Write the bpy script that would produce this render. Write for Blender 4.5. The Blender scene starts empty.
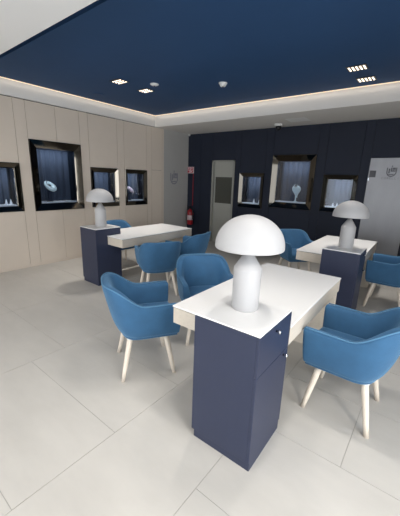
import bpy, bmesh, math, random
from math import sin, cos, pi, radians
from mathutils import Vector, Matrix
random.seed(4)
S = bpy.context.scene
COL = S.collection

# ------------------------------------------------------------------ materials
def lin(c):
    return tuple((x/12.92 if x <= .04045 else ((x+.055)/1.055)**2.4) for x in (v/255 for v in c)) + (1,)

def mat(name, rgb, rough=.5, metal=0.0, noise=0.0, nscale=20.0, bump=0.0, bscale=60.0, sheen=0.0,
        stretch=(1, 1, 1), spec=None, emit=None, estr=0.0, coat=0.0):
    m = bpy.data.materials.new(name); m.use_nodes = True
    nt = m.node_tree; b = nt.nodes['Principled BSDF']
    c = lin(rgb)
    b.inputs['Base Color'].default_value = c
    b.inputs['Roughness'].default_value = rough
    b.inputs['Metallic'].default_value = metal
    if spec is not None: b.inputs['Specular IOR Level'].default_value = spec
    if sheen:
        b.inputs['Sheen Weight'].default_value = sheen
        b.inputs['Sheen Roughness'].default_value = .4
        b.inputs['Sheen Tint'].default_value = (.35, .6, .85, 1)
    if coat: b.inputs['Coat Weight'].default_value = coat
    tc = None
    def coords():
        nonlocal tc
        if tc is None:
            t = nt.nodes.new('ShaderNodeTexCoord'); mp = nt.nodes.new('ShaderNodeMapping')
            mp.inputs['Scale'].default_value = stretch
            nt.links.new(t.outputs['Object'], mp.inputs['Vector']); tc = mp
        return tc.outputs['Vector']
    if noise:
        n = nt.nodes.new('ShaderNodeTexNoise'); n.inputs['Scale'].default_value = nscale
        n.inputs['Detail'].default_value = 6; n.inputs['Roughness'].default_value = .6
        nt.links.new(coords(), n.inputs['Vector'])
        r = nt.nodes.new('ShaderNodeValToRGB')
        r.color_ramp.elements[0].position = .3; r.color_ramp.elements[1].position = .7
        r.color_ramp.elements[0].color = tuple(max(0, x*(1-noise)) for x in c[:3]) + (1,)
        r.color_ramp.elements[1].color = tuple(min(1, x*(1+noise)) for x in c[:3]) + (1,)
        nt.links.new(n.outputs['Fac'], r.inputs['Fac']); nt.links.new(r.outputs['Color'], b.inputs['Base Color'])
    if bump:
        n = nt.nodes.new('ShaderNodeTexNoise'); n.inputs['Scale'].default_value = bscale
        n.inputs['Detail'].default_value = 3
        nt.links.new(coords(), n.inputs['Vector'])
        bp = nt.nodes.new('ShaderNodeBump'); bp.inputs['Strength'].default_value = bump
        bp.inputs['Distance'].default_value = .004
        nt.links.new(n.outputs['Fac'], bp.inputs['Height']); nt.links.new(bp.outputs['Normal'], b.inputs['Normal'])
    if emit:
        b.inputs['Emission Color'].default_value = lin(emit); b.inputs['Emission Strength'].default_value = estr
    return m

M = {}
M['floor'] = mat('stone_tile', (197, 193, 186), .42, noise=.05, nscale=2.2, stretch=(1, 2.2, 1), spec=.4)
M['grout'] = mat('grout', (168, 165, 159), .8)
M['taupe'] = mat('taupe_lacquer', (214, 201, 186), .55, noise=.02, nscale=3)
M['grey'] = mat('grey_wall_paint', (176, 174, 170), .55, noise=.02, nscale=3)
M['wallnavy'] = mat('navy_wall_panel', (32, 38, 53), .6, noise=.05, nscale=4, spec=.3)
M['ceilnavy'] = mat('navy_ceiling_paint', (49, 78, 116), .6, noise=.04, nscale=1.5, spec=.1)
M['white'] = mat('white_ceiling_paint', (238, 238, 237), .8)
M['fascia'] = mat('dimmed_white_ceiling_paint', (222, 219, 214), .8)  # darker copy of the ceiling white; dimmer light put into the colour
M['offwhite'] = mat('plain_white_wall', (200, 200, 198), .8)
M['groove'] = mat('shadow_gap', (60, 56, 50), .9)
M['navy'] = mat('navy_lacquer', (42, 49, 72), .45, noise=.03, nscale=30, stretch=(1, 1, .15))
M['glasswhite'] = mat('white_back_painted_glass', (246, 245, 243), .22, spec=.5)
M['wood'] = mat('pale_limed_wood', (208, 198, 183), .5, noise=.06, nscale=14, stretch=(2.5, .35, 6))
M['legwood'] = mat('whitened_ash', (226, 214, 198), .45, noise=.05, nscale=25, stretch=(4, 4, .4))
M['lamp'] = mat('white_lamp_enamel', (183, 182, 182), .5, spec=.35)
M['lampneck'] = mat('lamp_neck_grey', (120, 120, 120), .4)
M['velvet'] = mat('blue_velvet', (50, 95, 132), .8, noise=.10, nscale=7, bump=.25, bscale=220, sheen=.6)
M['piping'] = mat('blue_velvet_piping', (80, 126, 160), .75, sheen=.3)
M['chrome'] = mat('polished_steel', (205, 205, 208), .18, metal=1)
M['mirror'] = mat('bronze_tinted_mirror', (96, 91, 83), .05, metal=1)
M['clearmirror'] = mat('silver_mirror', (84, 90, 98), .05, metal=1)
M['curtain'] = mat('slate_blue_curtain', (48, 57, 72), .9, bump=.2, bscale=90)
M['shelf'] = mat('white_display_shelf', (225, 228, 232), .5)
M['housing'] = mat('dark_blue_niche_lining', (42, 50, 70), .6)
M['bust'] = mat('pale_aqua_display_bust', (226, 242, 243), .4)
M['pinkbust'] = mat('pale_pink_display_bust', (222, 200, 210), .45)
M['jewel'] = mat('silver_jewellery', (200, 210, 215), .2, metal=1)
M['neckshade'] = mat('neck_hole_shade', (16, 26, 34), .15)  # dark colour stands for the shade inside the busts' neck holes
M['black'] = mat('black_plastic', (24, 24, 26), .4)
M['led'] = mat('led_lens', (255, 240, 220), .4, emit=(255, 236, 214), estr=2.4)
M['cove'] = mat('warm_cove_led', (255, 226, 180), .5, emit=(255, 230, 200), estr=.7)
M['strip'] = mat('niche_led', (240, 245, 255), .5, emit=(225, 235, 255), estr=4.0)
M['whiteplastic'] = mat('white_plastic', (225, 225, 222), .4)
M['red'] = mat('fire_red_paint', (150, 24, 34), .35)
M['signwhite'] = mat('sign_white', (216, 196, 198), .5)
M['signred'] = mat('sign_red', (176, 60, 72), .5)
M['steel'] = mat('brushed_steel_sheet', (150, 150, 152), .42, metal=.55, noise=.05, nscale=5, stretch=(1, 1, .3))
M['emblem'] = mat('dark_grey_emblem', (84, 84, 88), .5)
M['faintemblem'] = mat('mauve_grey_emblem', (132, 131, 140), .5)
M['lettering'] = mat('grey_lettering', (112, 112, 115), .5)
M['doorgrey'] = mat('warm_grey_door', (150, 150, 142), .5, noise=.03, nscale=3)
M['doorlight'] = mat('pale_grey_door_panel', (166, 166, 158), .5)
M['doorolive'] = mat('olive_grey_smoked_panel', (74, 75, 68), .2)
M['slot'] = mat('pale_access_panel', (240, 240, 238), .7)

def glass_mat():
    m = bpy.data.materials.new('clear_glass_pane'); m.use_nodes = True
    nt = m.node_tree; nt.nodes.clear()
    o = nt.nodes.new('ShaderNodeOutputMaterial'); mx = nt.nodes.new('ShaderNodeMixShader')
    t = nt.nodes.new('ShaderNodeBsdfTransparent'); g = nt.nodes.new('ShaderNodeBsdfGlossy')
    t.inputs['Color'].default_value = (.93, .96, 1, 1); g.inputs['Roughness'].default_value = .02
    f = nt.nodes.new('ShaderNodeFresnel'); f.inputs['IOR'].default_value = 1.45
    nt.links.new(f.outputs[0], mx.inputs[0]); nt.links.new(t.outputs[0], mx.inputs[1]); nt.links.new(g.outputs[0], mx.inputs[2])
    nt.links.new(mx.outputs[0], o.inputs[0]); return m
M['glass'] = glass_mat()

# ------------------------------------------------------------------ mesh helpers
def box(bm, x0, x1, y0, y1, z0, z1, bev=0.0, mi=0):
    vs = [bm.verts.new((x, y, z)) for z in (z0, z1) for y in (y0, y1) for x in (x0, x1)]
    fs = [(0, 2, 3, 1), (4, 5, 7, 6), (0, 1, 5, 4), (2, 6, 7, 3), (0, 4, 6, 2), (1, 3, 7, 5)]
    faces = [bm.faces.new([vs[i] for i in f]) for f in fs]
    for f in faces: f.material_index = mi
    if bev:
        es = set(e for f in faces for e in f.edges)
        r = bmesh.ops.bevel(bm, geom=list(es), offset=bev, segments=2, profile=.5, affect='EDGES')
        for f in r['faces']: f.material_index = mi
    return faces

def lathe(bm, prof, seg=40, cx=0, cy=0, sy=1.0, mi=0):
    rings = []
    for r, z in prof:
        if r < 1e-5: rings.append([bm.verts.new((cx, cy, z))])
        else: rings.append([bm.verts.new((cx + r*cos(2*pi*i/seg), cy + sy*r*sin(2*pi*i/seg), z)) for i in range(seg)])
    for a, b in zip(rings, rings[1:]):
        for i in range(seg):
            j = (i+1) % seg
            if len(a) == 1 and len(b) == 1: continue
            if len(a) == 1: f = bm.faces.new((a[0], b[j], b[i]))
            elif len(b) == 1: f = bm.faces.new((a[i], a[j], b[0]))
            else: f = bm.faces.new((a[i], a[j], b[j], b[i]))
            f.material_index = mi; f.smooth = True
    for ring, flip in ((rings[0], True), (rings[-1], False)):
        if len(ring) > 1:
            f = bm.faces.new(ring[::-1] if flip else ring); f.material_index = mi

def tube(bm, pts, r0, r1=None, seg=12, cap=True):
    r1 = r0 if r1 is None else r1
    pts = [Vector(p) for p in pts]; rings = []; n = len(pts)
    up = None
    for k, p in enumerate(pts):
        d = (pts[min(k+1, n-1)] - pts[max(k-1, 0)]).normalized()
        if up is None:
            up = Vector((0, 0, 1)) if abs(d.z) < .9 else Vector((1, 0, 0))
        a = d.cross(up).normalized(); b = a.cross(d).normalized(); up = b
        r = r0 + (r1-r0)*k/max(1, n-1)
        rings.append([bm.verts.new(p + a*r*cos(2*pi*i/seg) + b*r*sin(2*pi*i/seg)) for i in range(seg)])
    for A, B in zip(rings, rings[1:]):
        for i in range(seg):
            f = bm.faces.new((A[i], A[(i+1) % seg], B[(i+1) % seg], B[i])); f.smooth = True
    if cap:
        bm.faces.new(rings[0][::-1]); bm.faces.new(rings[-1])

def obj(name, bm, mats, parent=None, smooth=False, subsurf=0, autosmooth=None):
    bmesh.ops.recalc_face_normals(bm, faces=bm.faces)
    me = bpy.data.meshes.new(name); bm.to_mesh(me); bm.free()
    for m in (mats if isinstance(mats, (list, tuple)) else [mats]): me.materials.append(m)
    if smooth:
        for p in me.polygons: p.use_smooth = True
    o = bpy.data.objects.new(name, me); COL.objects.link(o)
    if subsurf:
        s = o.modifiers.new('sub', 'SUBSURF'); s.levels = subsurf; s.render_levels = subsurf
    if parent: o.parent = parent
    return o

def tag(o, label, cat, group=None):
    o['label'] = label; o['category'] = cat
    if group: o['group'] = group
    return o

def thing(name, label, cat, loc=(0, 0, 0), rz=0, group=None):
    o = bpy.data.objects.new(name, None); COL.objects.link(o)
    o.empty_display_size = .1
    o.location = loc; o.rotation_euler = (0, 0, rz)
    return tag(o, label, cat, group)

def struct(name, bm, mats, parent=None, smooth=False):
    o = obj(name, bm, mats, parent, smooth); o['kind'] = 'structure'; return o

KIDS = {}
def dup(root, loc, rz, label, group=None):
    def cp(o, par):
        c = o.copy(); COL.objects.link(c)
        if par: c.parent = par
        for ch in list(o.children): cp(ch, c)
        return c
    r = cp(root, None); r.location = loc; r.rotation_euler = (0, 0, rz); r['label'] = label
    if group: r['group'] = group
    return r

# ------------------------------------------------------------------ dimensions
YB = 6.417; ZS = 2.731; ZC = 2.98; YF = 5.21; YN = 1.41; XR = 8.2; Y0 = -3.2

# floor: individual tiles with open joints over a grout bed
bm = bmesh.new()
box(bm, -.5, XR+.2, Y0-.2, YB+.6, -.08, -.0025, mi=1)
g = .0019
def tile(x0, x1, y0, y1):
    vs = [bm.verts.new(p) for p in ((x0+g, y0+g, 0), (x1-g, y0+g, 0), (x1-g, y1-g, 0), (x0+g, y1-g, 0))]
    lo = [bm.verts.new((v.co.x, v.co.y, -.0025)) for v in vs]
    bm.faces.new(vs)
    for i in range(4): bm.faces.new((vs[i], lo[i], lo[(i+1) % 4], vs[(i+1) % 4]))
def strip(xs, ys):
    for a, b in zip(xs, xs[1:]):
        for c, d in zip(ys, ys[1:]): tile(a, b, max(c, Y0), min(d, YB+.3))
ysA = [.33+.607*k for k in range(-6, 12)]
strip([2.89, 4.08], ysA)
strip([-.32, .48, 1.68, 2.89], [y+.303 for y in ysA])
strip([4.08, 4.71], [-3.2, -1.6, .2, 2.0, 3.8, 5.6, 6.9])
ysC = [.99+.635*k for k in range(-7, 10)]
for k, (c, d) in enumerate(zip(ysC, ysC[1:])):
    x = 4.71
    cut = 5.285 if k % 2 == 0 else 5.92
    xs = [x, cut]
    while xs[-1] < XR: xs.append(min(XR, xs[-1] + 1.21))
    for a, b in zip(xs, xs[1:]): tile(a, b, max(c, Y0), min(d, YB+.3))
struct('floor', bm, [M['floor'], M['grout']])

# ceiling: navy recess, white perimeter soffits
bm = bmesh.new()
box(bm, -.4, XR+.1, YN+.36, YF+.02, ZC, ZC+.2)
struct('ceiling', bm, M['ceilnavy'])
bm = bmesh.new()
box(bm, -.4, XR+.1, YN-.001, YN+.36, ZC+.07, ZC+.2)          # shallow trough beyond the front soffit
struct('trim_1', bm, M['ceilnavy'])
bm = bmesh.new()
box(bm, -.4, XR+.1, Y0-.1, YN, ZS, ZC+.2)
struct('trim_2', bm, M['white'])
bm = bmesh.new()
box(bm, -.4, XR+.1, YF, YB+.4, ZS, ZC+.2)
struct('trim_3', bm, M['fascia'])
bm = bmesh.new()
box(bm, -.4, 0, YN, YF, ZS+.012, ZC+.2)
struct('trim_4', bm, M['fascia'])

# cove light strips along the upper edge of the fascias
bm = bmesh.new(); box(bm, .0, .016, YN+.02, YF-.016, ZC-.008, ZC-.001)
tag(obj('cove_light', bm, M['cove']), 'warm cove light strip along the ceiling edge above the taupe wall', 'light', 'cove lights')
bm = bmesh.new(); box(bm, .0, XR, YF-.016, YF, ZC-.008, ZC-.001)
tag(obj('cove_light', bm, M['cove']), 'warm cove light strip along the ceiling edge facing the navy wall side', 'light', 'cove lights')

# left wall: taupe panelling with openings for the display niches
SM = (.985, 1.762); LG = (.972, 2.152)
L_NICHES = [(1.55, 2.18, SM), (2.36, 3.285, LG), (3.465, 4.12, SM), (4.295, 4.93, SM)]
bm = bmesh.new()
gp = .0025
def pan(y0, y1, z0, z1, mi=0): box(bm, -.03, 0, y0+gp, y1-gp, z0+gp, z1-gp, mi=mi)
Z0, ZT = .045, ZS
box(bm, -.40, -.36, Y0, YB, 0, ZS+.1, mi=0)
box(bm, -.05, -.008, Y0, YB, 0, .045, mi=0)
ys = [-3.2, -2.6, -1.95, -1.3, -.65, -.0, .64, .8, 1.40, 1.55]
for a, b in zip(ys, ys[1:]): pan(a, b, Z0, ZT)
for y0, y1, (z0, z1) in L_NICHES:
    cuts = [y0, (y0+y1)/2+.02, y1] if (z1-z0) > 1 else [y0, y1]
    for a, b in zip(cuts, cuts[1:]):
        pan(a, b, Z0, z0); pan(a, b, z1, ZT)
for a, b in ((2.18, 2.36), (3.285, 3.465), (4.12, 4.295), (4.93, 5.08)): pan(a, b, Z0, ZT)
pan(5.08, 5.43, Z0, 1.78); pan(5.08, 5.43, 1.78, ZT); pan(5.43, 5.49, Z0, ZT)
# dark backing seen in the joints
for y0, y1 in ((Y0, 1.55), (2.18, 2.36), (3.285, 3.465), (4.12, 4.295), (4.93, 5.49)): box(bm, -.034, -.031, y0, y1, .045, ZS, mi=1)
for y0, y1, (z0, z1) in L_NICHES:
    box(bm, -.034, -.031, y0, y1, .045, z0, mi=1); box(bm, -.034, -.031, y0, y1, z1, ZS+.012, mi=1)
box(bm, -.03, -.006, 5.49, YB, 0, ZS, mi=2)
struct('wall_left', bm, [M['taupe'], M['groove'], M['grey']])

# back wall: navy panelling with niches and two doors
B_NICHES = [(1.615, 2.26, (.985, 1.785)), (2.435, 3.385, (1.045, 2.165)), (3.565, 4.20, (1.05, 1.775))]
D1 = (.80, 1.47, 2.075); D2 = (4.355, 5.05, 2.08)
bm = bmesh.new()
def panb(x0, x1, z0, z1, mi=0): box(bm, x0+gp, x1-gp, YB, YB+.03, z0+gp, z1-gp, mi=mi)
box(bm, -.4, XR, YB+.42, YB+.46, 0, ZS+.1)
edges = [(-.03, .42), (.42, D1[0])]
for a, b in edges: panb(a, b, 0, ZS)
panb(D1[0], D1[1], D1[2], ZS); panb(D1[1], 1.615, 0, ZS)
for x0, x1, (z0, z1) in B_NICHES:
    panb(x0, x1, 0, z0); panb(x0, x1, z1, ZS)
panb(2.26, 2.435, 0, ZS); panb(3.385, 3.565, 0, ZS); panb(4.20, D2[0], 0, ZS)
panb(D2[0], D2[1], D2[2], ZS)
for a, b in ((D2[1], 5.6), (5.6, 6.4), (6.4, 7.2), (7.2, XR)): panb(a, b, 0, ZS)
for x0, x1 in ((-.03, D1[0]), (D1[1], 1.615), (2.26, 2.435), (3.385, 3.565), (4.2, D2[0]), (D2[1], XR)):
    box(bm, x0, x1, YB+.031, YB+.034, 0, ZS, mi=0)
struct('wall_back', bm, [M['wallnavy']])
bm = bmesh.new()
box(bm, XR, XR+.1, Y0, -1.4, 0, ZS+.3); box(bm, XR, XR+.1, 2.2, YB, 0, ZS+.3)
box(bm, XR, XR+.1, -1.4, 2.2, 0, .2); box(bm, XR, XR+.1, -1.4, 2.2, 2.4, ZS+.3)
struct('wall_right', bm, M['offwhite'])
bm = bmesh.new(); box(bm, XR+.05, XR+.06, -1.4, 2.2, .2, 2.4)
w2 = struct('added_window_2', bm, M['glass'])  # unseen window, added to let light in from the right
bm = bmesh.new()
for y in (-1.4, -.22, .98, 2.16): box(bm, XR+.03, XR+.08, y, y+.04, .2, 2.4)
struct('added_window_frame', bm, M['black'], w2)
bm = bmesh.new()
box(bm, -.4, .4, Y0-.1, Y0, 0, ZS+.2); box(bm, 7.8, XR, Y0-.1, Y0, 0, ZS+.2)
box(bm, .4, 7.8, Y0-.1, Y0, 2.5, ZS+.2); box(bm, .4, 7.8, Y0-.1, Y0, 0, .12)
struct('wall_front', bm, M['offwhite'])
bm = bmesh.new(); box(bm, .4, 7.8, Y0-.06, Y0-.05, .12, 2.5)
w1 = struct('added_window_1', bm, M['glass'])  # unseen window, assumed so that light enters behind the viewer
bm = bmesh.new()
for x in (.4, 2.25, 4.1, 5.95, 7.76): box(bm, x, x+.04, Y0-.075, Y0-.03, .12, 2.5)
struct('added_window_frame', bm, M['black'], w1)

# ------------------------------------------------------------------ doors
bm = bmesh.new()
x0, x1, zt = D1
box(bm, x0, x0+.05, YB-.012, YB+.10, 0, zt); box(bm, x1-.05, x1, YB-.012, YB+.10, 0, zt); box(bm, x0, x1, YB-.012, YB+.10, zt-.03, zt)
d1 = struct('door_1', bm, M['doorgrey']); 
bm = bmesh.new(); box(bm, x0+.05, x1-.05, YB+.05, YB+.09, 0, zt-.03)
struct('door_leaf', bm, M['doorlight'], d1)
bm = bmesh.new(); box(bm, x0+.09, x1-.052, YB+.044, YB+.052, 1.03, 1.675)
o = struct('vision_panel', bm, M['doorolive'], d1); o['label'] = 'dark smoked panel across the middle of the door'
bm = bmesh.new(); box(bm, x1-.085, x1-.06, YB-.0, YB+.046, 1.03, 1.20, .004)
struct('door_handle', bm, M['black'], d1)

bm = bmesh.new(); x0, x1, zt = D2
box(bm, x0, x1, YB+.01, YB+.05, .005, zt, .002)
d2 = struct('door_2', bm, M['steel'])
def crest(name, m, parent, sc, T):
    """round-bottomed shield: ring segments left, quartered block right, little finial"""
    bm = bmesh.new()
    def blk(a, b, c, d):
        vs = [bm.verts.new(T(u*sc, w*sc, n)) for n in (0, .002) for u, w in ((a, c), (b, c), (b, d), (a, d))]
        for f in ((0, 1, 2, 3), (4, 7, 6, 5), (0, 4, 5, 1), (1, 5, 6, 2), (2, 6, 7, 3), (3, 7, 4, 0)): bm.faces.new([vs[i] for i in f])
    N = 18
    for k in range(N):                                   # bowl of the shield
        t0, t1 = pi + pi*k/N, pi + pi*(k+1)/N
        q = []
        for n in (0, .002):
            for t, r in ((t0, 1), (t1, 1), (t1, .8), (t0, .8)): q.append(bm.verts.new(T(sc*r*cos(t), sc*(r*1.05*sin(t)), n)))
        for f in ((0, 1, 2, 3), (4, 7, 6, 5), (0, 4, 5, 1), (2, 6, 7, 3)): bm.faces.new([q[i] for i in f])
    blk(-1, -.8, 0, .95); blk(.8, 1, 0, .95)
    blk(-.62, -.34, -.3, .75); blk(-.2, .05, .05, .95)
    blk(.12, .74, .5, .95); blk(.12, .42, .05, .42); blk(.5, .74, .05, .42)
    blk(-.55, .5, -.62, -.45); blk(-.04, .04, 1.0, 1.5); blk(-.14, .14, 1.14, 1.26)
    return struct(name, bm, m, parent)
crest('emblem', M['emblem'], d2, .078, lambda u, w, n: (4.715+u, YB+.0095-n, 1.84+w))
crest('emblem', M['faintemblem'], bpy.data.objects['wall_left'], .14, lambda u, w, n: (-.0058+n, 5.87+u, 1.60+w))
# lettering under the crest (capital letters built from strokes)
GL = {'C': [(0, 0, 1, .14), (0, .86, 1, 1), (0, 0, .16, 1)], 'O': [(0, 0, 1, .14), (0, .86, 1, 1), (0, 0, .16, 1), (.84, 0, 1, 1)],
      'R': [(0, 0, .16, 1), (0, .86, 1, 1), (0, .45, 1, .58), (.84, .5, 1, 1), (.62, 0, .8, .5)], 'E': [(0, 0, .16, 1), (0, 0, 1, .14), (0, .44, .8, .57), (0, .86, 1, 1)],
      'L': [(0, 0, .16, 1), (0, 0, 1, .14)], 'I': [(.42, 0, .58, 1)]}
bm = bmesh.new(); x = 4.578
for ch in 'CORELLI':
    for a, b, c, d in GL[ch]: box(bm, x+a*.026, x+c*.026, YB+.0078, YB+.0095, 1.715+b*.036, 1.715+d*.036)
    x += .040
struct('lettering', bm, M['lettering'], d2)
bm = bmesh.new(); box(bm, 4.375, 4.475, YB+.002, YB+.0095, 1.745, 1.86, .002)
struct('reader_plate', bm, M['emblem'], d2)
bm = bmesh.new(); box(bm, 4.362, 4.378, YB-.002, YB+.0095, 1.68, 1.73, .003)
struct('lock', bm, M['chrome'], d2)

# ------------------------------------------------------------------ display niches
def display_case(label, w, h, bw, loc, rz, pleats, drift):
    """local X along the wall, -Y into the room, Z up; origin at bottom centre of the frame on the wall plane"""
    t = thing('display_case', label, 'display case', loc, rz, 'jewellery display niches')
    hw = w/2; e = .002
    def ring(o_, y): return [(-hw+o_, y, o_), (hw-o_, y, o_), (hw-o_, y, h-o_), (-hw+o_, y, h-o_)]
    bm = bmesh.new()
    loops = [ring(e, .03), ring(e, -.016), ring(e+.006, -.02), ring(bw-.01, .016), ring(bw, .02), ring(bw, .05), ring(e, .05)]
    R = [[bm.verts.new(p) for p in l] for l in loops]
    for A, B in zip(R, R[1:] + R[:1]):
        for i in range(4): bm.faces.new((A[i], A[(i+1) % 4], B[(i+1) % 4], B[i]))
    f = obj('frame', bm, M['mirror'], t)
    iw = hw-bw; D = .30
    bm = bmesh.new()                                     # lining: two mirrored cheeks, top and bottom
    box(bm, -iw-.02, -iw, .05, D, bw, h-bw, mi=0); box(bm, iw, iw+.02, .05, D, bw, h-bw, mi=0)
    box(bm, -iw-.02, iw+.02, .05, D, h-bw, h-bw+.02, mi=1)
    box(bm, -iw-.02, iw+.02, .05, D, bw-.02, bw, mi=1); box(bm, -iw-.02, iw+.02, D, D+.02, bw-.02, h-bw+.02, mi=1)
    obj('housing', bm, [M['clearmirror'], M['housing']], t)
    bm = bmesh.new()                                     # pleated curtain
    n = pleats*8; top, bot = [], []
    for k in range(n+1):
        u = -iw+.002 + (2*iw-.004)*k/n
        ph = 2*pi*pleats*k/n + drift*sin(3.1*k/n+drift)
        y = D-.035 + .016*sin(ph) + .006*sin(2.3*ph+1)
        top.append(bm.verts.new((u, y, h-bw-.003))); bot.append(bm.verts.new((u, y+.004*sin(ph*1.3), bw+.02)))
    for k in range(n):
        f = bm.faces.new((top[k], top[k+1], bot[k+1], bot[k])); f.smooth = True
    obj('curtain', bm, M['curtain'], t)
    bm = bmesh.new(); box(bm, -iw, iw, .055, D-.012, bw, bw+.022, .003); obj('shelf', bm, M['shelf'], t)
    bm = bmesh.new(); box(bm, -iw+.001, iw-.001, .036, .042, bw+.001, h-bw-.001); obj('glass_pane', bm, M['glass'], t)
    L = bpy.data.lights.new('niche_lamp', 'AREA'); L.shape = 'RECTANGLE'; L.size = 2*iw-.1; L.size_y = .03
    L.energy = NICHE*(2*iw); L.color = (.86, .93, 1)
    lo = bpy.data.objects.new('niche_lamp', L); COL.objects.link(lo); lo.parent = t
    lo.location = (0, .066, h-bw-.016); lo.rotation_euler = (radians(24), 0, 0)
    return t
NICHE = 4.0
Llab = ['small display niche at the left edge of the photo on the taupe wall',
        'large display niche in the taupe wall with aqua necklace bust inside',
        'small taupe wall display niche partly behind the mushroom lamp',
        'small taupe wall display niche with pink bust nearest the grey wall']
for i, (y0, y1, (z0, z1)) in enumerate(L_NICHES):
    big = (z1-z0) > 1
    display_case(Llab[i], y1-y0, z1-z0, .125 if big else .085, (0, (y0+y1)/2, z0), pi/2, 6 if big else 4, i*.7)
Blab = ['small display niche in the navy wall beside the grey door',
        'large display niche in the navy wall with pale necklace bust inside',
        'small navy wall display niche between the large niche and steel door']
for i, (x0, x1, (z0, z1)) in enumerate(B_NICHES):
    big = (z1-z0) > 1
    display_case(Blab[i], x1-x0, z1-z0, .125 if big else .085, ((x0+x1)/2, YB, z0), 0, 6 if big else 4, 1+i*.9)

# necklace busts: a sloping oval neck form on a stem and foot
def bust(label, loc, rz, m, sc=1.0, tilt=.5, ms='housing', wide=1.0):
    t = thing('necklace_bust', label, 'jewellery bust', loc, rz, 'jewellery busts in the niches')
    bm = bmesh.new()
    lathe(bm, [(.0, 0), (.05*sc, 0), (.05*sc, .006), (.016*sc, .018), (.012*sc, .06*sc), (.016*sc, .12*sc), (.03*sc, .17*sc)], 24)
    obj('stand', bm, M[ms], t)
    if ms == 'bust':                                     # upright shoulder form with a dark body as neck hole
        bm = bmesh.new()
        prof = [(.0, .08), (.02, .08), (.026, .12), (.045, .165), (.075, .205), (.09, .245), (.086, .28), (.064, .31), (.036, .328), (.0, .332)]
        lathe(bm, [(r*sc, z*sc) for r, z in prof], 32, sy=.62)
        for v in bm.verts: v.co.y -= tilt*(v.co.z-.15*sc)*.45 - .02*sc
        ctr, Rm = Vector((0, -tilt*.18*sc*.45-.012*sc, .315*sc)), Matrix.Rotation(radians(35), 4, 'X')
        rx, ry, hole = .05*sc, .034*sc, .030*sc
        obj('bust_form', bm, m, t, smooth=True)
    else:                                                # sloping oval collar cushion on a dark foot
        ctr, Rm = Vector((0, -.03*sc, .25*sc)), Matrix.Rotation(radians(50), 4, 'X') @ Matrix.Rotation(radians(28), 4, 'Z')
        bm = bmesh.new(); R_ = []
        for i in range(36):
            a = 2*pi*i/36; row = []
            w_ = .024 + .016*(.5-.5*sin(a))              # fuller at the chest than behind the neck
            for j in range(14):
                b = 2*pi*j/14; rr = 1+0*b
                c = Vector((.052*wide*cos(a), .072*sin(a), 0)); n_ = Vector((cos(a), sin(a), 0))
                row.append(bm.verts.new(ctr + (Rm @ ((c + n_*w_*cos(b)*1.1 + Vector((0, 0, w_*.8*sin(b))))*sc))))
            R_.append(row)
        for i in range(36):
            A, B = R_[i], R_[(i+1) % 36]
            for j in range(14): bm.faces.new((A[j], A[(j+1) % 14], B[(j+1) % 14], B[j]))
        obj('collar_form', bm, m, t, smooth=True)
        bm = bmesh.new(); tube(bm, [(0, 0, .16*sc), tuple(ctr + Vector((0, .012, -.01)))], .012, .010); obj('collar_support', bm, M['housing'], t, smooth=True)
        rx, ry, hole = .055*sc*wide, .075*sc, .022*sc
    bm = bmesh.new()
    for k in range(24):
        a = 2*pi*k/24
        p = ctr + Rm @ Vector((rx*cos(a), ry*sin(a), .030*sc if ms != 'bust' else .012*sc))
        bmesh.ops.create_icosphere(bm, subdivisions=1, radius=.0065*sc, matrix=Matrix.Translation(p))
    obj('necklace', bm, M['jewel'], t)
    bm = bmesh.new()
    bmesh.ops.create_icosphere(bm, subdivisions=2, radius=hole, matrix=Matrix.Translation(ctr) @ Rm @ Matrix.Diagonal((1.0, 1.3, .5, 1)))
    o = obj('neck_opening_shade', bm, M['neckshade'], t); o['label'] = 'dark rounded body standing for the shade in the neck opening'
    return t
sh = .022
bust('pale aqua necklace bust standing in the large taupe wall niche', (-.17, 2.705, LG[0]+.125+sh), pi/2+.2, M['bust'], 1.12)
bust('pale aqua necklace bust standing in the large navy wall niche', (2.975, YB+.17, 1.045+.125+sh), 0, M['bust'], 1.08, ms='bust')
bust('pale pink necklace bust in the niche nearest the grey wall', (-.16, 4.53, SM[0]+.085+sh), pi/2+.25, M['pinkbust'], .95, wide=.55)

def ring_stand(label, loc, rz, sc=1.0):
    t = thing('ring_stand', label, 'jewellery stand', loc, rz, 'small cone ring stands in the niches')
    bm = bmesh.new(); lathe(bm, [(0, 0), (.026*sc, 0), (.024*sc, .008), (.012*sc, .05*sc), (.004*sc, .085*sc), (0, .088*sc)], 20)
    obj('cone', bm, M['shelf'], t, smooth=True)
    bm = bmesh.new()
    bmesh.ops.create_cone(bm, cap_ends=False, segments=18, radius1=.0165*sc, radius2=.014*sc, depth=.008, matrix=Matrix.Translation((0, 0, .038*sc)))
    obj('ring', bm, M['jewel'], t)
z = SM[0]+.085+sh
ring_stand('left cone ring stand in the niche at the photo left edge', (-.15, 1.975, z), pi/2)
ring_stand('right cone ring stand in the niche at the photo left edge', (-.15, 2.045, z), pi/2)
z = .985+.085+sh
ring_stand('tall cone ring stand at left in the niche beside the grey door', (1.97, YB+.15, z), 0, 1.25)
ring_stand('small cone ring stand at right in the niche beside the grey door', (2.11, YB+.15, z), 0, 1.1)
z = 1.05+.085+sh
ring_stand('left cone ring stand in the niche beside the steel door', (3.78, YB+.13, z), 0, .9)
ring_stand('right cone ring stand in the niche beside the steel door', (3.86, YB+.13, z), 0, .9)

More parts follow.
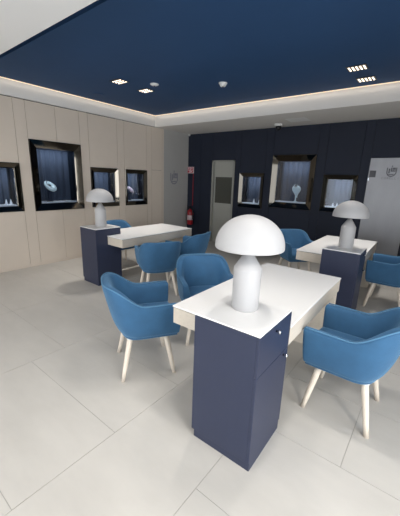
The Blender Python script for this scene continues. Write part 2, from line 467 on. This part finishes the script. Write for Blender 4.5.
# ------------------------------------------------------------------ desks and pedestal cabinets
def desk(label, loc, rz, cut, mirror=False):
    W, L, H, T = .758, 1.515, .75, .133
    t = thing('desk', label, 'desk', loc, rz, 'white topped consultation desks')
    s = -1 if mirror else 1
    def bx(bm, a, b, *r, **k):
        a, b = sorted((s*a, s*b)); box(bm, a, b, *r, **k)
    def slab(i, z0, z1, bev):                            # outline with the corner cut out for the pedestal cabinet
        P = [(i, i), (cut-.003-i, i), (cut-.003-i, .246+i), (W-i, .246+i), (W-i, L-i), (i, L-i)]
        bm = bmesh.new()
        lo = [bm.verts.new((s*x, y, z0)) for x, y in P]; hi = [bm.verts.new((s*x, y, z1)) for x, y in P]
        bm.faces.new(lo[::-1]); bm.faces.new(hi)
        for k in range(6): bm.faces.new((lo[k], lo[(k+1) % 6], hi[(k+1) % 6], hi[k]))
        bmesh.ops.recalc_face_normals(bm, faces=bm.faces)
        if bev: bmesh.ops.bevel(bm, geom=bm.edges[:], offset=bev, segments=2, profile=.5, affect='EDGES')
        return bm
    obj('desk_top', slab(0, H-.012, H, .002), M['glasswhite'], t)
    obj('shadow_gap', slab(.012, H-.018, H-.012, 0), M['groove'], t)
    obj('apron', slab(.004, H-T, H-.018, .002), M['wood'], t)
    bm = bmesh.new(); bx(bm, .06, W-.01, L-.09, L-.03, 0, H-T, bev=.002); obj('leg_panel', bm, M['wood'], t)
    return t

def cabinet(label, loc, rz, drawer_side=1):
    w, d, H = .412, .428, .8614
    t = thing('pedestal_cabinet', label, 'cabinet', loc, rz, 'navy pedestal cabinets at the desk ends')
    s = drawer_side
    bm = bmesh.new(); box(bm, 0 if s > 0 else .016, w-.016 if s > 0 else w, 0, d, .062, H-.014, .0015); obj('body', bm, M['navy'], t)
    bm = bmesh.new(); box(bm, .012 if s > 0 else .002, w-.002 if s > 0 else w-.012, .012, d-.012, 0, .062); obj('plinth', bm, M['navy'], t)
    bm = bmesh.new(); box(bm, 0, w, 0, d, H-.010, H, .0015)
    obj('glass_top', bm, M['glasswhite'], t)
    bm = bmesh.new(); box(bm, .006, w-.006, .006, d-.006, H-.014, H-.010); obj('shadow_gap', bm, M['black'], t)
    X = w-.016 if s > 0 else .016
    def face(a, b, c, e, th): 
        bm = bmesh.new(); x0, x1 = sorted((X, X+s*th)); box(bm, x0, x1, a, b, c, e, .002); return bm
    dr = obj('drawer', face(.0, d-.0, .6150, H-.0145, .016), M['navy'], t)
    do = obj('door', face(.0, d-.0, .064, .6125, .016), M['navy'], t)
    def knob(y, z, p):
        bm = bmesh.new()
        M4 = Matrix.Translation((X+s*.016, y, z)) @ Matrix.Rotation(s*pi/2, 4, 'Y')
        lathe(bm, [(0, 0), (.006, 0), (.006, .012), (.0115, .016), (.0115, .026), (.009, .029), (0, .029)], 20)
        bm.transform(M4)
        o = obj('knob', bm, M['chrome'], p, smooth=True); o['label'] = 'round polished steel knob'
    knob(.200, .812, dr); knob(.355, .590, do)
    return t

thm, thl, thr = .0117, -.0154, .0215
def R2(o, th, x, y): return (o[0]+x*cos(th)-y*sin(th), o[1]+x*sin(th)+y*cos(th), 0)
OM, OL, OR = (4.129, 1.419), (2.053, 2.596), (4.102, 3.825)
desk('nearest white topped desk behind the large foreground lamp', (*OM, 0), thm, .341)
desk('white topped desk beside the taupe display wall', (*OL, 0), thl, .362, True)
desk('white topped desk in front of the navy wall and steel door', (*OR, 0), thr, .368)
cabinet('large navy pedestal cabinet in the foreground with knobs and lamp', R2(OM, thm, .341, -.185), thm)
cabinet('navy pedestal cabinet under the lamp beside the taupe wall', R2(OL, thl, -.362-.412, -.185), thl, -1)
cabinet('navy pedestal cabinet under the lamp before the steel door', R2(OR, thr, .368, -.185), thr)

# ------------------------------------------------------------------ mushroom lamps
def table_lamp(label, loc):
    t = thing('table_lamp', label, 'lamp', loc, .3, 'white mushroom table lamps')
    bm = bmesh.new()
    lathe(bm, [(0, 0), (.078, 0), (.0815, .003), (.0815, .250), (.080, .255), (.022, .345), (.0, .345)], 56)
    obj('lamp_body', bm, M['lamp'], t)
    bm = bmesh.new(); lathe(bm, [(0, .340), (.0135, .340), (.0135, .44), (0, .44)], 24); obj('neck', bm, M['lampneck'], t, smooth=True)
    bm = bmesh.new(); R, h = .198, .178; z0 = .372
    outer = [(R*cos(a), z0+.010+h*sin(a)) for a in [pi/2*k/18 for k in range(18)]] + [(0, z0+.010+h)]
    inner = [(max(0, r-.006), z-.006) for r, z in outer][::-1]
    prof = [(0, z0+.012+h-.012)] + inner[1:-1] + [(R-.008, z0), (R-.002, z0), (R, z0+.003)] + outer
    lathe(bm, prof, 64)
    obj('lamp_shade', bm, M['lamp'], t, smooth=True)
    bm = bmesh.new(); bmesh.ops.create_uvsphere(bm, u_segments=20, v_segments=12, radius=.03, matrix=Matrix.Translation((0, 0, .46)))
    obj('bulb', bm, M['whiteplastic'], t, smooth=True)
    return t
l0 = table_lamp('largest white mushroom lamp on the foreground navy cabinet', (4.645, 1.505, .8614))
dup(l0, (1.475, 2.655, .8614), .3, 'white mushroom lamp on the navy cabinet beside the taupe wall')
dup(l0, (4.672, 3.895, .8614), .3, 'white mushroom lamp on the navy cabinet before the steel door')

# ------------------------------------------------------------------ tub armchairs
def sstep(a, b, x):
    t = min(1, max(0, (x-a)/(b-a))); return t*t*(3-2*t)
def plan(n=40):
    """outer plan curve from the left arm front round the back to the right arm front, facing +X"""
    raw = []
    for k in range(9): raw.append((.265-.30*k/8, .297-.004*(1-k/8)))
    for k in range(1, 41):
        a = pi/2*k/40; e = 2/2.7
        raw.append((-.035-.26*sin(a)**e, .297*cos(a)**e if k < 40 else 0))
    raw = raw + [(x, -y) for x, y in raw[-2::-1]]
    cum = [0]
    for p, q in zip(raw, raw[1:]): cum.append(cum[-1]+math.dist(p, q))
    out = []
    for i in range(n+1):
        d = cum[-1]*i/n; k = max(j for j in range(len(cum)) if cum[j] <= d+1e-9); k = min(k, len(raw)-2)
        f = (d-cum[k])/(cum[k+1]-cum[k]); out.append((raw[k][0]+f*(raw[k+1][0]-raw[k][0]), raw[k][1]+f*(raw[k+1][1]-raw[k][1])))
    return out
def ztop(x): return .648 + .004*sstep(-.1, .26, x) + .148*sstep(-.01, -.27, x)
ZB = .368
def outer(x, y, z):
    """taper of the shell towards the bottom"""
    f = (z-ZB)/(.8-ZB); f = max(0, min(1.1, f)); g_ = f**.7
    ky = .84 + .16*min(1, g_*1.15); kxb = .67 + .46*g_
    return (x*(kxb if x < 0 else .93+.07*min(1, g_*1.5)), y*ky)
def armchair(label, loc, rz):
    t = thing('armchair', label, 'chair', loc, rz, 'blue velvet tub armchairs')
    P = plan(44); n = len(P)
    nor = []
    for i in range(n):
        a, b = P[max(0, i-1)], P[min(n-1, i+1)]
        d = Vector((b[0]-a[0], b[1]-a[1])).normalized(); nor.append(Vector((d.y, -d.x)))   # provisional
    for i in range(n):
        if nor[i].dot(Vector(P[i])-Vector((-.02, 0))) < 0: nor[i] = -nor[i]
    nor = [v if v.length > 0 else Vector((0, 1)) for v in nor]
    bm = bmesh.new(); sec = []; pipe = []
    for i, (x, y) in enumerate(P):
        zt = ztop(x); N = nor[i]; th = .062 + .012*sstep(0, -.25, x)
        def q(z, off):
            ox, oy = outer(x, y, z); return (ox - N.x*off, oy - N.y*off, z)
        prof = [q(ZB, .028), q(ZB+.006, .006), q(ZB+.05, 0), q(ZB+.12, -.003), q(.55, -.002), q(zt-.025, 0), q(zt-.006, .006), q(zt, .02),
                q(zt, th-.02), q(zt-.008, th-.006), q(zt-.03, th), q(.54, th+.006), q(.45, th+.012), q(.40, th+.012)]
        sec.append(prof); pipe.append(q(zt+.001, .010))
    def cap(pr, d, s):                                   # shrunk copies close the arm fronts softly
        c = Vector((sum(p[0] for p in pr)/len(pr), sum(p[1] for p in pr)/len(pr), sum(p[2] for p in pr)/len(pr)))
        return [tuple(c + (Vector(p)-c)*s + Vector((d, 0, 0))) for p in pr]
    def fr(pr, d, ins):
        ys = [p[1] for p in pr]; yc = (min(ys)+max(ys))/2; zs = [p[2] for p in pr]
        return [(p[0]+d, yc+(p[1]-yc)*(1-ins*2/(max(ys)-min(ys))), max(min(zs)+ins*.6, min(max(zs)-ins, p[2]))) for p in pr]
    full = [fr(sec[0], .016, .016), fr(sec[0], .010, .005)] + sec + [fr(sec[-1], .010, .005), fr(sec[-1], .016, .016)]
    V = [[bm.verts.new(p) for p in s] for s in full]
    m_ = len(V[0])
    for A, B in zip(V, V[1:]):
        for k in range(m_):
            bm.faces.new((A[k], A[(k+1) % m_], B[(k+1) % m_], B[k]))
    bm.faces.new(V[0]); bm.faces.new(V[-1][::-1])
    obj('backrest', bm, M['velvet'], t, smooth=True, subsurf=1)
    bm = bmesh.new(); tube(bm, pipe, .0048, seg=6); obj('piping', bm, M['piping'], t, smooth=True)
    def slab(name, rows, m):
        bm = bmesh.new(); R = []
        for z, off, fx in rows:
            ring = []
            for i, (x, y) in enumerate(P):
                ox, oy = outer(x, y, ZB+.03); xx = ox-nor[i].x*off
                ring.append(bm.verts.new((xx + (fx if x > .2 else 0), oy-nor[i].y*off, z)))
            for k in range(1, 8):                         # front edge points between the arms
                a, b = ring[n-1].co, ring[0].co; p = a.lerp(b, k/8)
                ring.append(bm.verts.new((p.x + .012*sin(pi*k/8), p.y, z)))
            R.append(ring)
        for A, B in zip(R, R[1:]):
            for k in range(len(A)): bm.faces.new((A[k], A[(k+1) % len(A)], B[(k+1) % len(A)], B[k]))
        bm.faces.new(R[0][::-1]); bm.faces.new(R[-1])
        return obj(name, bm, m, t, smooth=False)
    o = slab('seat_base', [(.348, .05, -.02), (.348, .04, -.005), (.356, .03, .0), (.43, .03, .004), (.436, .034, .0)], M['velvet'])
    for p in o.data.polygons: p.use_smooth = len(p.vertices) == 4
    o = slab('seat_cushion', [(.432, .078, .0), (.440, .068, .012), (.465, .066, .016), (.482, .072, .010), (.490, .088, -.006), (.494, .12, -.03)], M['velvet'])
    for p in o.data.polygons: p.use_smooth = True
    for sx, sy in ((1, 1), (1, -1), (-1, 1), (-1, -1)):
        a = Vector((.162 if sx > 0 else -.125, sy*.162, .352)); b = Vector((.226 if sx > 0 else -.198, sy*.222, 0))
        bm = bmesh.new(); d = (b-a)
        tube(bm, [a+Vector((0, 0, .0)), a+d*.25, a+d*.5, a+d*.75, b], .0245, .0165, seg=16)
        for v in bm.verts:
            if v.co.z < .006: v.co.z = 0
        lg = obj('leg', bm, M['legwood'], t, smooth=True)
        bm = bmesh.new(); lathe(bm, [(0, .343), (.030, .343), (.030, .3495), (0, .3495)], 24, a.x, a.y)
        o = obj('collar', bm, M['whiteplastic'], lg); o['label'] = 'round pale collar at the leg top'
    return t
G = 'blue velvet tub armchairs'
c0 = armchair('blue armchair standing alone at the left of the foreground desk', (3.632, 1.578, 0), radians(57))
dup(c0, (3.71, 2.36, 0), radians(-39), 'blue armchair beyond the foreground lamp facing the nearest desk, behind the left chair')
dup(c0, (5.165, 2.19, 0), radians(180), 'nearest blue armchair at the right edge, beside the foreground cabinet')
dup(c0, (2.50, 2.86, 0), radians(150), 'blue armchair seen from behind at the centre of the taupe wall desk')
dup(c0, (2.42, 3.63, 0), radians(187), 'blue armchair at the far end of the taupe wall desk')
dup(c0, (.98, 3.42, 0), radians(0), 'blue armchair tucked between the taupe wall and its desk')
dup(c0, (3.69, 4.95, 0), radians(-41), 'blue armchair against the navy wall left of the rear desk')
dup(c0, (5.14, 4.62, 0), radians(180), 'blue armchair right of the rear desk before the steel door')

# ------------------------------------------------------------------ fire point
st = thing('fire_sign', 'small white and red fire sign with red strip in the far corner', 'sign', (.10, YB, 1.10))
bm = bmesh.new(); box(bm, -.125, .105, -.012, -.002, .65, .815, .002); sg = obj('plate', bm, M['signwhite'], st)
bm = bmesh.new()
for a, b, c, d in ((-.105, -.025, .74, .80), (0, .085, .74, .80), (-.105, -.04, .665, .725), (-.01, .085, .665, .725)):
    box(bm, a, b, -.0135, -.012, c, d)
for a, b, c, d in ((-.085, -.05, .755, .79), (.02, .06, .765, .785), (0, .05, .685, .71)):
    box(bm, a, b, -.0148, -.0135, c, d, mi=1)
obj('pictogram', bm, [M['signred'], M['signwhite']], sg)
bm = bmesh.new(); box(bm, .082, .098, -.014, -.002, -.20, .648, .002); obj('red_strip', bm, M['red'], st)
fe = thing('fire_extinguisher', 'red fire extinguisher hanging on the navy wall in the far corner', 'fire extinguisher', (.20, YB-.116, .40))
bm = bmesh.new(); lathe(bm, [(0, 0), (.072, 0), (.08, .012), (.08, .33), (.068, .375), (.03, .40), (.028, .42), (0, .42)], 28); obj('cylinder', bm, M['red'], fe, smooth=True)
bm = bmesh.new(); lathe(bm, [(.0806, .12), (.0812, .12), (.0812, .25), (.0806, .25)], 28); obj('label_band', bm, M['signwhite'], fe, smooth=True)
bm = bmesh.new(); lathe(bm, [(0, .42), (.018, .42), (.018, .455), (0, .455)], 14)
box(bm, -.012, .012, -.11, .03, .455, .467, .003); box(bm, -.010, .010, -.10, .0, .485, .494, .003); box(bm, -.008, .008, .0, .02, .46, .49)
obj('valve', bm, M['black'], fe)
bm = bmesh.new(); tube(bm, [(.015, 0, .44), (.07, -.01, .45), (.10, -.02, .40), (.10, -.02, .25), (.095, -.01, .14)], .009, .012, seg=8); obj('hose', bm, M['black'], fe, smooth=True)
bm = bmesh.new(); box(bm, -.03, .03, .078, .116, .26, .30, .003); obj('bracket', bm, M['red'], fe)

# ------------------------------------------------------------------ ceiling fittings
def downlight(label, loc, rz, k_=1.0):
    t = thing('downlight_module', label, 'ceiling light', loc, rz, 'multi lens recessed downlights')
    bm = bmesh.new(); box(bm, -.115, .115, -.10, .10, -.006, 0, .002); obj('housing', bm, M['black'], t)
    for k in range(5):
        for j in (-1, 0, 1):
            bm = bmesh.new(); x = -.084+.042*k; lathe(bm, [(0, -.010), (.0105, -.010), (.013, -.006), (0, -.006)], 14, x, j*.052)
            obj('lens', bm, M['led'], t)
    L = bpy.data.lights.new('downlight_lamp', 'SPOT'); L.spot_size = radians(78); L.spot_blend = .7; L.shadow_soft_size = .09
    L.energy = DOWN*k_; L.color = (1, .955, .90)
    lo = bpy.data.objects.new('downlight_lamp', L); COL.objects.link(lo); lo.parent = t; lo.location = (0, 0, -.02)
    return t
DOWN = 85
downlight('left downlight of the two nearest the taupe wall, further from the corner', (1.38, 3.16, ZC), 0)
downlight('left downlight of the two nearest the corner beside the smoke detector', (1.36, 3.70, ZC), 0)
downlight('right side downlight further from the white cove', (4.385, 4.39, ZC), 0)
downlight('right side downlight nearest the white cove', (4.40, 4.89, ZC), 0)
for x, nm in ((4.2, 'left'), (4.8, 'right')):
    downlight('downlight above the nearest desk, ' + nm + ' one of the pair', (x, 1.97, ZC), 0, .6)
def detector(label, loc, k=1.0):
    t = thing('smoke_detector', label, 'smoke detector', loc, 0, 'ceiling smoke detectors')
    bm = bmesh.new(); lathe(bm, [(0, -.012), (.062, -.012), (.065, -.004), (.065, 0), (0, 0)], 32); obj('base', bm, M['whiteplastic'], t)
    bm = bmesh.new(); lathe(bm, [(r, -.012+(z+.012)*k) for r, z in ((0, -.05), (.03, -.05), (.042, -.042), (.05, -.026), (.052, -.012), (0, -.012))], 32); obj('sensor_head', bm, M['whiteplastic'], t, smooth=True)
    bm = bmesh.new(); lathe(bm, [(0, -.018-.038*k), (.010, -.018-.038*k), (.012, -.012-.038*k), (0, -.012-.038*k)], 16); obj('indicator', bm, M['black'], t)
    return t
detector('white smoke detector on the navy ceiling beside the left downlights', (1.74, 3.53, ZC), .35)
detector('white smoke detector alone at the middle of the navy ceiling', (2.66, 4.03, ZC))
sp = thing('ceiling_speaker', 'dark flush ceiling speaker near the taupe wall', 'speaker', (.44, 3.42, ZC))
bm = bmesh.new(); lathe(bm, [(0, -.004), (.095, -.004), (.095, 0), (0, 0)], 32); obj('grille', bm, M['ceilnavy'], sp)
bm = bmesh.new(); lathe(bm, [(.095, -.007), (.105, -.007), (.105, 0), (.095, 0)], 32); obj('rim', bm, M['ceilnavy'], sp)
cm = thing('security_camera', 'small dark dome camera under the white soffit', 'camera', (2.66, 6.06, ZS))
bm = bmesh.new(); lathe(bm, [(0, -.045), (.075, -.045), (.085, -.03), (.085, 0), (0, 0)], 28); obj('mount', bm, M['whiteplastic'], cm)
bm = bmesh.new(); lathe(bm, [(0, -.125), (.03, -.12), (.052, -.095), (.058, -.045), (0, -.045)], 28); obj('dome', bm, M['black'], cm, smooth=True)
bm = bmesh.new(); lathe(bm, [(0, -.05), (.022, -.045), (.03, -.02), (.03, 0), (0, 0)], 20, .06, 6.36)
for v in bm.verts: v.co.z += ZS
tag(obj('motion_sensor', bm, M['whiteplastic'], smooth=True), 'tiny white sensor under the soffit in the far corner', 'sensor')
bm = bmesh.new(); box(bm, 2.95, 3.33, 5.66, 6.0, ZS-.004, ZS, .001)
tag(obj('access_panel', bm, M['slot']), 'pale square access panel in the white soffit', 'panel')

# unseen fill panels added under the front soffit to brighten floor and walls
def fill_panel(label, loc, e, col=(1, .97, .94)):
    t = thing('added_fill_panel', label, 'ceiling light', loc, 0, 'added fill panels over the shop front')
    bm = bmesh.new(); box(bm, -.31, .31, -.31, .31, -.006, 0, .002); obj('frame', bm, M['whiteplastic'], t)
    bm = bmesh.new(); box(bm, -.28, .28, -.28, .28, -.009, -.006); obj('diffuser', bm, M['led'], t)
    L = bpy.data.lights.new('fill_panel_lamp', 'AREA'); L.shape = 'SQUARE'; L.size = .56; L.energy = e; L.color = col
    lo = bpy.data.objects.new('fill_panel_lamp', L); COL.objects.link(lo); lo.parent = t; lo.location = (0, 0, -.02)
for x, y, e, nm in ((2.4, -.8, 16, 'left of the row'), (4.7, -.9, 9, 'middle of the row'), (6.9, .2, 46, 'right of the row')):
    fill_panel('added square fill panel over the shop front, ' + nm, (x, y, ZS), e)
# cove lamps washing the fascias
for loc, aim, ln, e in (((.035, (YN+YF)/2, ZC-.012), (-.25, 0, -1), YF-YN-.1, .16), ((XR/2, YF-.035, ZC-.012), (0, .25, -1), XR-.2, .18)):
    L = bpy.data.lights.new('cove_lamp', 'AREA'); L.shape = 'RECTANGLE'; L.size = ln; L.size_y = .03; L.energy = e*ln; L.color = (1, .88, .74)
    L.spread = radians(110)
    lo = bpy.data.objects.new('cove_lamp', L); COL.objects.link(lo); lo.location = loc
    lo.rotation_euler = Vector(aim).to_track_quat('-Z', 'Y').to_euler()

# area lights added behind the assumed front and right windows to fill the room
L = bpy.data.lights.new('added_front_light', 'AREA'); L.shape = 'RECTANGLE'; L.size = 7.2; L.size_y = 2.3; L.energy = 135; L.color = (1, .985, .96)
lo = bpy.data.objects.new('added_front_light', L); COL.objects.link(lo); lo.location = (4.1, Y0-.25, 1.35); lo.rotation_euler = (radians(90), 0, 0)
L = bpy.data.lights.new('added_side_light', 'AREA'); L.shape = 'RECTANGLE'; L.size = 3.6; L.size_y = 2.1; L.energy = 178; L.color = (1, .97, .92)  # added side fill for cabinet sides, chairs and taupe wall
lo = bpy.data.objects.new('added_side_light', L); COL.objects.link(lo); lo.location = (XR+.25, .4, 1.3)
lo.rotation_euler = Vector((-1, 0, 0)).to_track_quat('-Z', 'Y').to_euler()
W = bpy.data.worlds.new('world'); S.world = W; W.use_nodes = True
bg = W.node_tree.nodes['Background']; bg.inputs[0].default_value = (.85, .92, 1, 1); bg.inputs[1].default_value = .6

# ------------------------------------------------------------------ camera
yaw, pitch, roll, f = .656356, -.257588, .034240, 298.704
fwd = Vector((-sin(yaw)*cos(pitch), cos(yaw)*cos(pitch), sin(pitch))); r = Vector((cos(yaw), sin(yaw), 0)); u = r.cross(fwd)
r2 = cos(roll)*r + sin(roll)*u; u2 = -sin(roll)*r + cos(roll)*u
cd = bpy.data.cameras.new('camera'); cam = bpy.data.objects.new('camera', cd); COL.objects.link(cam)
mw = Matrix((r2, u2, -fwd)).transposed().to_4x4(); mw.translation = Vector((5.4482, 0, 1.6036)); cam.matrix_world = mw
cd.sensor_fit = 'VERTICAL'; cd.sensor_height = 36; cd.lens = f*36/516; cd.clip_start = .02
S.camera = cam
S.view_settings.view_transform = 'Standard'; S.view_settings.look = 'None'; S.view_settings.gamma = 1
S.view_settings.exposure = 0.27; S.view_settings.use_curve_mapping = False
